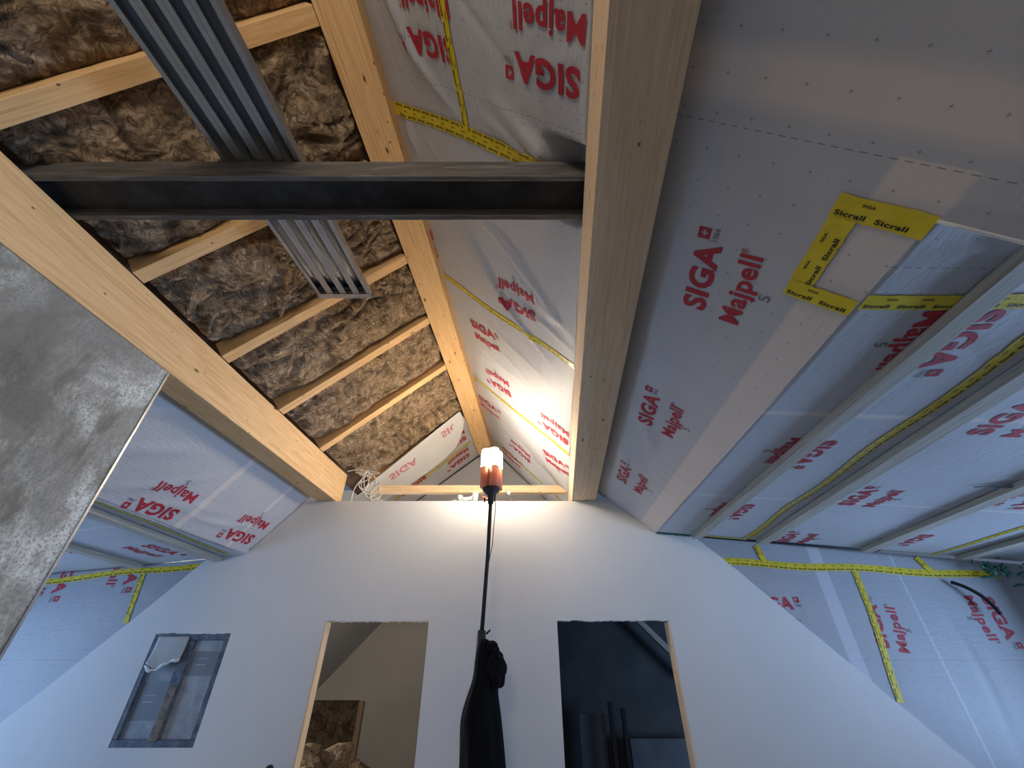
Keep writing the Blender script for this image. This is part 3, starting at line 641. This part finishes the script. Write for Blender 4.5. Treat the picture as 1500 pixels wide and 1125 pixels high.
# ------------------------------------------------------------------ BATTENS on the dormer ceilings
def batten(pl, a, b_, w, t, lab, grp='battens on the dormer ceilings', mat=None):
    a0 = pl.pt(a[0], a[1], .004); b0 = pl.pt(b_[0] + float(sq(pl, b_[1])), b_[1], .004); m = MB(); d = (b0 - a0) / np.linalg.norm(b0 - a0)
    m.beam(a0, b0, pl.V * w, pl.N * t); return tag(m.build('batten', mat or M_GREYW, bevel=.002), lab, 'batten', grp)
batten(PD, (.85, .325), (4.62, .37), .085, .045, 'grey timber batten on the right dormer ceiling nearest the slope, dusty')
batten(PD, (.85, .80), (4.62, 1.04), .10, .045, 'grey timber batten on the right dormer ceiling, just right of the long yellow tape')
batten(PD, (.85, 1.75), (4.62, 2.10), .10, .04, 'grey timber batten, third from the slope on the right dormer ceiling')
batten(PD, (.85, 2.75), (4.62, 3.05), .10, .04, 'timber batten ending at the green foam, farthest from the slope on the right dormer ceiling', mat=M_GREYW)
batten(PE, (2.0, -.155), (4.60, -.30), .085, .04, 'grey timber batten on the left dormer ceiling nearest the slope fold')
batten(PE, (2.0, -1.0), (4.60, -1.09), .08, .04, 'grey timber batten on the left dormer ceiling, ending at the tape joint')

# ------------------------------------------------------------------ TAPES
def tape(pl, a, b_, w, lab, wob=.006, text=True, n=None, off=.004, sc=1.0, seed=0, bend=None):
    a = A_(a, float); b_ = A_(b_, float); L = np.linalg.norm(b_ - a); d = (b_ - a) / L; p = A_([-d[1], d[0]]); q = random.Random(seed)
    ns = max(4, int(L / .02)); T = np.linspace(0, 1, ns); ph = q.uniform(0, 6)
    cw_ = (wob * np.sin(T * L * 5 + ph) + (bend * np.sin(T * 3.14) if bend else 0)); cw_ = cw_ - cw_[0] * (1 - T) - cw_[-1] * T; NJ = 5; rows = np.linspace(-.5, .5, NJ)
    jit = A_([[q.uniform(-.0025, .0025) for _ in range(2)] for _ in range(ns)])
    U = a[0] + T[:, None] * L * d[0] + (cw_[:, None] + rows[None] * w) * p[0]; Vv = a[1] + T[:, None] * L * d[1] + (cw_[:, None] + rows[None] * w) * p[1]
    U[:, 0] += jit[:, 0] * p[0]; Vv[:, 0] += jit[:, 0] * p[1]; U[:, -1] += jit[:, 1] * p[0]; Vv[:, -1] += jit[:, 1] * p[1]
    P = pl.at(U, Vv, off).reshape(-1, 3); F = [(i * NJ + j, (i + 1) * NJ + j, (i + 1) * NJ + j + 1, i * NJ + j + 1) for i in range(ns - 1) for j in range(NJ - 1)]
    uv = np.stack([np.repeat(T * L, NJ), np.tile(rows * w, ns)], -1)
    VV = [P]; FF = [F]; MI = [0] * len(F); UVs = [uv]
    if text:
        ang = math.degrees(math.atan2(d[1], d[0])); pr = Print(); th = .0135 * sc; word = .075 * sc; pitch = .098 * sc; r = 0
        class TP:
            def at(s, X, Y, off_=0):
                wv = np.interp(X, T * L, cw_); uu = a[0] + X * d[0] + (Y + wv) * p[0]; vv = a[1] + X * d[1] + (Y + wv) * p[1]; return pl.at(uu, vv, off + .0014)
        tp = TP(); nrow = max(2, int(round(w / (.029 * sc))))
        for r in range(nrow):
            y = -w / 2 + (r + .28) * w / nrow; x = .01 + (r * .37 % 1) * pitch
            while x + word < L - .005:
                if r % 2 == 0: pr.text(tp, x, y, 0, 'Sicrall', th, word, 0, .03, fine=False, off=0)
                else: pr.text(tp, x + .02, y + .002, 0, 'Sicrall' if nrow > 3 and r % 4 == 1 else 'SIGA', th * (.9 if nrow > 3 and r % 4 == 1 else .55), word * (1 if nrow > 3 and r % 4 == 1 else .42), 0, .03, fine=False, off=0)
                x += pitch
        if pr.V:
            tv = np.concatenate(pr.V); tf = np.concatenate(pr.F) + len(P); VV.append(tv); FF.append([tuple(map(int, f)) for f in tf]); MI += [1] * len(tf); UVs.append(np.zeros((len(tv), 2)))
    o = mesh('tape_strip', np.concatenate(VV), sum(FF, []), [M_TAPE, M_BLACKP], None, True, np.concatenate(UVs), MI)
    return tag(o, lab, 'tape', 'yellow sealing tapes on the membranes')
tape(PT, (1.20, 1.40), (1.215, .0), .085, 'broad wrinkled yellow tape across the upper right slope just before the steel beam', .008, seed=1)
tape(PT, (-.6, .79), (1.18, .765), .05, 'narrow yellow tape running from the picture top edge to the broad wrinkled tape', .008, seed=2, off=.006)
tape(PT, (2.64, .03), (2.68, 1.64), .055, 'yellow tape across the upper right slope, first one beyond the steel beam', .014, seed=3)
tape(PT, (4.29, .03), (4.26, 1.64), .055, 'yellow tape across the upper right slope, second one beyond the steel beam', .01, seed=4)
tape(PT, (5.98, .1), (5.95, 1.64), .06, 'farthest yellow tape on the upper right slope, right beside the lamp', .01, seed=5)
tape(PI2, (6.05, -.2), (5.98, 1.6), .05, 'yellow tape on the far left slope beyond the hanging white sheet', .01, seed=6, off=-.012)
# patch of tapes at the near corner of the right dormer
tape(PR, (.86, .655), (.86, .93), .085, 'bright yellow tape along the near edge of the right dormer opening', .0, seed=7, sc=1.25, off=.005)
tape(PR, (1.20, .695), (.90, .70), .085, 'bright yellow tape strip between the two cross tapes on the slope edge', .0, seed=8, sc=1.25, off=.007)
tape(PR, (1.225, .655), (1.225, .90), .075, 'bright yellow tape on the slope leading to the dormer ceiling tape', .0, seed=9, sc=1.25, off=.009)
tape(PD, (1.19, .01), (1.06, 3.6), .075, 'yellow tape crossing the right dormer ceiling over the fold, under the battens', .006, seed=10, sc=1.25)
tape(PD, (4.68, .93), (1.2, .72), .06, 'long yellow tape along the right dormer ceiling between the first two battens', .012, seed=11)
tape(PD, (4.86, 2.86), (1.2, 2.60), .05, 'thin yellow tape along the right dormer ceiling close to the farthest batten', .012, seed=12)
tape(PD, (4.65, .42), (4.70, .95), .05, 'short yellow tape where the first battens meet the dormer cheek', .004, seed=13)
tape(PC, (2.20, .965), (5.05, .83), .07, 'long yellow tape along the top of the right dormer cheek', .01, seed=14)
tape(PC, (3.56, .87), (3.455, -.215), .06, 'steep yellow tape running down the right dormer cheek to the white wall', .012, seed=15, off=.006)
tape(PC, (-5.2, .745), (-3.25, .92), .055, 'yellow tape along the top of the left dormer cheek', .012, seed=16)
tape(PC, (-3.82, .85), (-3.765, .40), .05, 'short steep yellow tape running down the left dormer cheek to the white wall', .006, seed=17, off=.006)
tape(PE, (2.1, .04), (4.5, -.12), .035, 'narrow yellow tape along the left dormer ceiling by the fold', .006, seed=18)
for (a, b_, sd, lab) in (((2.62, 1.12), (2.66, .95), 19, 'stub of yellow tape crossing the cheek tape near the white wall'), ((4.27, 1.0), (4.36, .86), 20, 'stub of yellow tape above the cheek tape near the green foam')):
    tape(PC, a, b_, .06, lab, 0, seed=sd, off=.008)

# ------------------------------------------------------------------ green sealant, foam
def bead(pts, r, lab):
    q = random.Random(3); m = MB(); m.tube(pts, [r * (1 + .35 * q.uniform(-1, 1)) for _ in pts], 6); tag(m.build('sealant_bead', M_GREEN), lab, 'sealant', 'green sealant beads')
ln = lambda a, b_, n=14: [tuple(A_(a) * (1 - t) + A_(b_) * t) for t in np.linspace(0, 1, n)]
bead(ln((1.56, 4.592, 1.243), (1.95, 4.592, 1.212)), .008, 'thin green sealant bead on top of the white wall at the right fold')
bead(ln((-3.17, 4.592, .985), (-2.77, 4.592, 1.085)), .009, 'thin green sealant bead on top of the white wall at the left fold')
def foam():
    q = random.Random(9); m = MB()
    for i in range(46):
        p = A_([4.95 + q.gauss(0, .14), 4.50 + q.uniform(-.05, .1), .86 + q.gauss(0, .045)]); d = A_([q.gauss(0, .07), q.gauss(0, .02), q.gauss(0, .03)])
        m.tube([tuple(p), tuple(p + d * .5 + A_([0, 0, q.uniform(-.02, .02)])), tuple(p + d)], [.006, .014, .004], 6)
    return m.build('green_foam', M_GREEN)
tag(foam(), 'tangled dark green net and foam stuffed in the far corner of the right dormer', 'foam')

# ------------------------------------------------------------------ WINDOW in the white wall
win = empty('window_1', (-3.04, 4.6, -.1), None, None); win['kind'] = 'structure'
x0, x1, z0, z1 = WN; yf = 4.604
m = MB(); fw = .052
m.box((x0, yf, z1 - fw), (x1, yf + .07, z1)); m.box((x0, yf, z0), (x1, yf + .07, z0 + fw)); m.box((x0, yf, z0 + fw), (x0 + fw * .8, yf + .07, z1 - fw)); m.box((x1 - fw, yf, z0 + fw), (x1, yf + .07, z1 - fw))
m.build('window_frame', M_WFRAME, win, bevel=.004)
xm = (x0 + x1) / 2 - .01; m = MB(); m.box((xm - .05, yf + .004, z0 + fw), (xm + .05, yf + .07, z1 - fw)); m.build('mullion', M_WFRAME, win, bevel=.006)
m = MB(); m.box((xm - .035, yf - .012, z0 + .04), (xm + .045, yf + .004, z0 + .42)); m.build('brown_post', M_BROWNP, win, bevel=.008)
for (a, b_) in ((x0 + fw * .8, xm - .05), (xm + .05, x1 - fw)):
    m = MB(); m.box((a, yf + .03, z0 + fw), (b_, yf + .04, z1 - fw)); pn = m.build('window_pane', M_PANE, win)
    left = a < xm - .1
    l0, l1 = (-.34, -.06) if left else (-.02, .17)
    m = MB(); m.box((a + .012, yf + .027, l0), (b_ - .012, yf + .0298, l1)); lb = m.build('label_sheet', M_LABEL, pn)
    P_ = Wallp(yf + .0265); pr = Print(); zc = (l0 + l1) / 2
    for j, (t, hh) in enumerate((('SIGA', .02), ('20%', .026))): pr.text(P_, a + .07, zc + .03 - j * .05, 0, '- - -' if False else '——', hh, .09, 0, .03, fine=False, off=0)
    pr.build('label_print', [M_LABELT], pn)
# peeling film on the left sash
def film(U, Vv):
    X = x0 + .045 + U * .29; Z = z1 - .025 - Vv * .20 - .05 * np.exp(-((U - .35) / .3) ** 2) * Vv; Y = yf - .008 - .03 * Vv ** 3; return np.stack([X, Y, Z], -1)
P, F, UV = grid(0, 1, 0, 1, .06, film); o = mesh('protective_film', P, F, M_FILM, win, True, UV); s_ = o.modifiers.new('thickness', 'SOLIDIFY'); s_.thickness = .002
m = MB(); m.tube([(x0 + .045 + u * .29, yf - .04, z1 - .235 - .06 * math.exp(-((u - .3) / .3) ** 2) + .03 * u * u + .006 * math.sin(u * 25)) for u in np.linspace(0, 1, 24)], [.006 + .010 * abs(math.sin(i * .37)) for i in range(24)], 7); m.build('film_curl', M_CURL, win)

# ------------------------------------------------------------------ WORK LIGHT on tripod
LX, LY = -.215, 4.1
wl_ = empty('work_light', (LX - .05, LY, FLZ), 'lit tripod work light with orange housing and black pole in front of the white wall', 'work light')
m = MB(); m.tube([(LX, LY, 1.45), (LX - .012, LY, .9), (LX - .045, LY, .24)], .0185, 14); m.build('pole', M_BLACK, wl_)
m = MB(); m.tube([(LX - .045, LY, .26), (LX - .075, LY, FLZ + .5)], .03, 14); m.build('lower_pole', M_BLACK, wl_)
m = MB(); m.tube([(LX - .043, LY, .30), (LX - .045, LY, .24), (LX - .05, LY, .06)], [.034, .04, .04], 12); m.tube([(LX - .005, LY - .03, .27), (LX + .03, LY - .03, .30)], .008, 8); m.build('pole_clamp', M_BLACK, wl_)
for a in (20, 140, 260):
    m = MB(); c = (LX - .07, LY, FLZ + .75); e = (LX - .07 + .42 * math.cos(R(a)), LY + .42 * math.sin(R(a)), FLZ + .015); m.tube([c, e], .012, 8); m.build('tripod_leg', M_BLACK, wl_)
m = MB(); m.tube([(LX, LY, 1.40), (LX, LY, 1.48), (LX, LY, 1.53), (LX, LY, 1.56)], [.028, .034, .085, .092], 20); m.tube([(LX - .02, LY - .02, 1.43), (LX - .06, LY - .03, 1.43)], .007, 8); m.tube([(LX - .06, LY - .03, 1.405), (LX - .06, LY - .03, 1.45)], .008, 8); m.tube([(LX + .045, LY, 1.53), (LX + .04, LY, 1.42)], .007, 8); m.build('lamp_bracket', M_BLACK, wl_)
def lobe(cx, cy, r, z0_, z1_, name, mat, par, n=20, dome=True):
    zs = [(z0_, r)] + ([(z1_ - .03, r), (z1_ - .012, r * .85), (z1_, r * .5)] if dome else [(z1_, r)])
    m = MB(); m.tube([(cx, cy, z) for z, _ in zs], [q for _, q in zs], n); return m.build(name, mat, par)
for a in (0, 90, 180, 270):
    cx, cy = LX + .066 * math.cos(R(a + 25)), LY + .066 * math.sin(R(a + 25)); lobe(cx, cy, .052, 1.775, 1.985, 'light_tube', M_LED, wl_)
    lobe(cx, cy, .054, 1.555, 1.774, 'housing_lobe', M_ORANGE, wl_, dome=False)
m = MB(); m.tube([(LX, LY, 1.99), (LX, LY, 2.0)], [.05, .045], 16); m.tube([(LX, LY, 1.56), (LX, LY, 1.99)], .03, 10); m.build('lamp_core', M_ORANGE, wl_)
m = MB(); m.tube([(LX + .035, LY, 1.52), (LX + .05, LY - .01, 1.35), (LX + .035, LY, 1.15), (LX + .028, LY, 1.0), (LX + .0, LY, .85), (LX - .02, LY, .6)], .004, 6); m.build('power_cord', M_BLACK, wl_)

# black jacket hung on the tripod
prof = [(.235, -.275, -.215, .03), (.20, -.285, -.16, .04), (.13, -.30, -.13, .055), (.06, -.305, -.125, .06), (.0, -.31, -.10, .07), (-.06, -.325, -.09, .08), (-.10, -.34, -.11, .08), (-.16, -.36, -.105, .09), (-.24, -.385, -.09, .10), (-.32, -.40, -.075, .11), (-.45, -.39, -.055, .115), (-.60, -.385, -.04, .12), (-.85, -.37, -.02, .12), (-1.05, -.36, -.01, .12)]
V = []; UVj = []; nj = 40
for i, (z, xl, xr, dy) in enumerate(prof):
    for j in range(nj):
        t = 2 * math.pi * j / nj; f = 1 + .10 * math.sin(t * 7 + z * 5) * min(1, i / 5) + .05 * math.sin(t * 13 - z * 9)
        V.append(((xl + xr) / 2 + (xr - xl) / 2 * math.cos(t) * (1 + .02 * math.sin(z * 20)), LY - .03 + dy * math.sin(t) * f, z + .012 * math.sin(t * 3)))
F = [(i * nj + j, (i + 1) * nj + j, (i + 1) * nj + (j + 1) % nj, i * nj + (j + 1) % nj) for i in range(len(prof) - 1) for j in range(nj)] + [tuple(range(nj))]
jk = mesh('jacket', V, F, M_CLOTH, None, True); s_ = jk.modifiers.new('smooth', 'SUBSURF'); s_.levels = 1; s_.render_levels = 2
tag(jk, 'black jacket hanging over the tripod of the work light', 'jacket')
def blob(name, c, r, mat, par, sd=1, amp=.25):
    bm = bmesh.new(); bmesh.ops.create_icosphere(bm, subdivisions=4, radius=1)
    for v in bm.verts: d = v.co.normalized(); q = 1 + amp * noise.noise(d * 2.2 + Vector((sd, 0, 0))) + amp * .4 * noise.noise(d * 6 + Vector((0, sd, 0))); v.co = Vector((c[0] + d.x * r[0] * q, c[1] + d.y * r[1] * q, c[2] + d.z * r[2] * q))
    me = bpy.data.meshes.new(name); bm.to_mesh(me); bm.free(); return link(name, me, mat, par, True)
blob('hood', (-.135, LY - .06, .02), (.085, .07, .13), M_CLOTH, jk, 3)
blob('collar', (-.165, LY - .05, .17), (.055, .05, .05), M_CLOTH, jk, 5)

# ------------------------------------------------------------------ things lying on top of the white wall
pf = empty('pipe_fitting', (-.5, 4.66, 1.6), 'grey plastic pipe elbows lying on top of the white wall left of the lamp', 'pipe fitting')
m = MB(); m.tube([(-.60, 4.66, 1.645), (-.545, 4.66, 1.64), (-.50, 4.66, 1.645), (-.455, 4.66, 1.66)], [.026, .024, .026, .024], 14); m.build('pipe_body', M_GREYPL, pf)
m = MB(); m.tube([(-.43, 4.66, 1.615), (-.425, 4.66, 1.70)], [.034, .036], 16); m.tube([(-.425, 4.66, 1.70), (-.425, 4.66, 1.715)], [.041, .041], 16); m.build('pipe_socket', M_GREYPL, pf)
m = MB(); m.tube([(-.605, 4.66, 1.615), (-.60, 4.66, 1.68)], [.032, .034], 14); m.tube([(-.70, 4.66, 1.622), (-.63, 4.66, 1.625)], .012, 8); m.build('pipe_elbow', M_GREYPL, pf)
oc = MB(); oc.tube([(-.345, 4.65, 1.675), (-.30, 4.64, 1.64), (-.27, 4.63, 1.62)], [.010, .016, .018], 10); tag(oc.build('hand_clamp', M_ORANGE, smooth_all=True), 'small orange clamp on top of the white wall just left of the pole', 'clamp')
sp_ = empty('cable_holder', (-.03, 4.58, 1.6), 'white round-headed holder sticking out over the white wall right of the lamp', 'holder')
blob('round_head', (-.035, 4.52, 1.665), (.022, .022, .022), M_WHITEC, sp_, 2, .03)
m = MB(); m.tube([(-.035, 4.525, 1.65), (-.02, 4.57, 1.625), (.0, 4.62, 1.612)], .007, 8); m.build('stem', M_GREYPL, sp_)

# white cable coil at the end of the left purlin
def cable(name, pts, r, mat, label, cat='cable', n=8):
    P_ = [Vector(p) for p in pts]; out = []
    for i in range(len(P_) - 1):
        p0, p1, p2, p3 = P_[max(i - 1, 0)], P_[i], P_[i + 1], P_[min(i + 2, len(P_) - 1)]
        for t in np.linspace(0, 1, 7)[:-1]:
            out.append(.5 * ((2 * p1) + (-p0 + p2) * t + (2 * p0 - 5 * p1 + 4 * p2 - p3) * t * t + (-p0 + 3 * p1 - 3 * p2 + p3) * t ** 3))
    out.append(P_[-1]); m = MB(); m.tube([tuple(q) for q in out], r, n); o = m.build(name, mat)
    if label: tag(o, label, cat)
    return o
q = random.Random(12); pts = [(-1.92, 4.78, 2.02), (-1.80, 4.76, 1.99)]
for i in range(34):
    a = i * 1.12; g = i / 34; cx = -1.80 + .22 * g + .03 * math.sin(i * .8); cz = 1.95 - .24 * g; pts.append((cx + (.05 + .05 * q.random()) * math.cos(a), 4.77 + .03 * math.sin(i * 2.1), cz + (.06 + .09 * q.random()) * math.sin(a)))
pts += [(-1.58, 4.74, 1.66), (-1.45, 4.72, 1.625), (-1.40, 4.70, 1.612), (-1.55, 4.68, 1.61), (-1.75, 4.68, 1.61)]
cable('cable_coil', pts, .0065, M_WHITEC, 'tangled coil of white cable hanging beside the far end of the left purlin')
pts = [(-2.02, 4.77, 2.03), (-1.9, 4.77, 2.05), (-1.72, 4.76, 2.03), (-1.62, 4.76, 2.0), (-1.75, 4.75, 1.98), (-1.86, 4.75, 1.85), (-1.88, 4.735, 1.70), (-1.86, 4.735, 1.62)]
cable('white_cable', pts, .0065, M_WHITEC, 'single white cable running over the far end of the left purlin and down')
# grey cable hanging at the right dormer
g0 = PD.pt(2.95, 2.15, .02); g1 = PD.pt(2.62, 2.02, .03)
cable('grey_cable', [tuple(PD.pt(2.9, 1.85, .02)), tuple(PD.pt(2.80, 2.08, .03)), tuple(PD.pt(2.78, 2.2, .06)), tuple(PD.pt(2.85, 2.32, .16)), tuple(PD.pt(2.98, 2.40, .28)), tuple(PD.pt(3.0, 2.55, .42)), tuple(PD.pt(2.9, 2.8, .6))], .008, M_GREYC, 'grey cable dangling from the right dormer ceiling near the picture edge')
m = MB()
for (a, b_) in (((2.92, 1.75), (2.72, 2.2)), ((3.0, 1.95), (2.55, 2.25)), ((2.85, 2.15), (2.5, 2.3))): m.tube([tuple(PD.pt(*a, .012)), tuple(PD.pt((a[0] + b_[0]) / 2, (a[1] + b_[1]) / 2, .022)), tuple(PD.pt(*b_, .012))], .004, 5)
tag(m.build('wire_ends', M_GREYC), 'crossed stiff wire ends on the dormer ceiling where the grey cable comes out', 'wires')
cable('black_hose', [(4.47, 4.60, .76), (4.56, 4.56, .70), (4.66, 4.54, .60), (4.72, 4.54, .47)], .017, M_BLACK, 'short thick black hose curling out of the right dormer cheek', 'hose')
m = MB(); m.beam((-1.99, 4.45, FLZ), (-1.965, 4.52, -.66), (.03, 0, 0), (0, .03, 0)); tl = m.build('broom', M_PINE2, bevel=.01); tag(tl, 'dark-tipped tool handle leaning on the white wall below the left opening', 'tool')
blob('handle_tip', (-1.965, 4.53, -.645), (.035, .03, .035), M_BLACK, tl, 1, .1)
m = MB(); m.box((-2.12, 4.42, FLZ), (-1.82, 4.5, FLZ + .1)); m.build('broom_head', M_BLACK, tl, bevel=.01)

# ------------------------------------------------------------------ rooms seen through the openings
def slab(U, Vv):
    return None
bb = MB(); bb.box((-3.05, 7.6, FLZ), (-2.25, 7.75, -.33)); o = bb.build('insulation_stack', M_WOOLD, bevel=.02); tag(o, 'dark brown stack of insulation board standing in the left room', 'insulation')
bm = MB(); bm.box((-2.25, 7.62, FLZ), (-2.17, 7.72, -.34)); o = bm.build('upright_board', M_DARKW, bevel=.01); tag(o, 'dark upright board at the right side of the insulation stack in the left room', 'board')
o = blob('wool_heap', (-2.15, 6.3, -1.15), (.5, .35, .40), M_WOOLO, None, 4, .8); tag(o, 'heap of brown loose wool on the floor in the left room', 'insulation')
# sloping membrane seen at the top of the left room, strut in the right room
def rs(x0_, z0_, x1_, z1_, y): return
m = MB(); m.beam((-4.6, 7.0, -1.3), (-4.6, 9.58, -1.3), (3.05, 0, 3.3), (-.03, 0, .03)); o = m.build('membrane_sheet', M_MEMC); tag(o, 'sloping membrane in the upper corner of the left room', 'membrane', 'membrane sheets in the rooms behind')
m = MB(); m.beam((1.80, 7.9, .98), (2.90, 7.9, -.12), (.06, 0, .06), (0, .08, 0)); o = m.build('diagonal_strut', M_GREYW, bevel=.004); tag(o, 'pale diagonal timber strut in the upper corner of the dark right room', 'strut')
for (xa, xb, zt, lab) in ((1.0, 1.38, -.50, 'tall blue-grey panel leaning behind the left post in the right room'), (1.72, 2.9, -.78, 'wide blue-grey panel standing low in the right room')):
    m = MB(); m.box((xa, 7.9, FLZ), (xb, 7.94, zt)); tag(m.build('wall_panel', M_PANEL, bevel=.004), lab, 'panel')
for (xa, zt, lab) in ((1.42, -.35, 'left dark metal post in the right room'), (1.60, -.42, 'right dark metal post in the right room')):
    m = MB(); m.box((xa, 7.7, FLZ), (xa + .06, 7.76, zt)); tag(m.build('metal_post', M_BLACK, bevel=.004), lab, 'post')
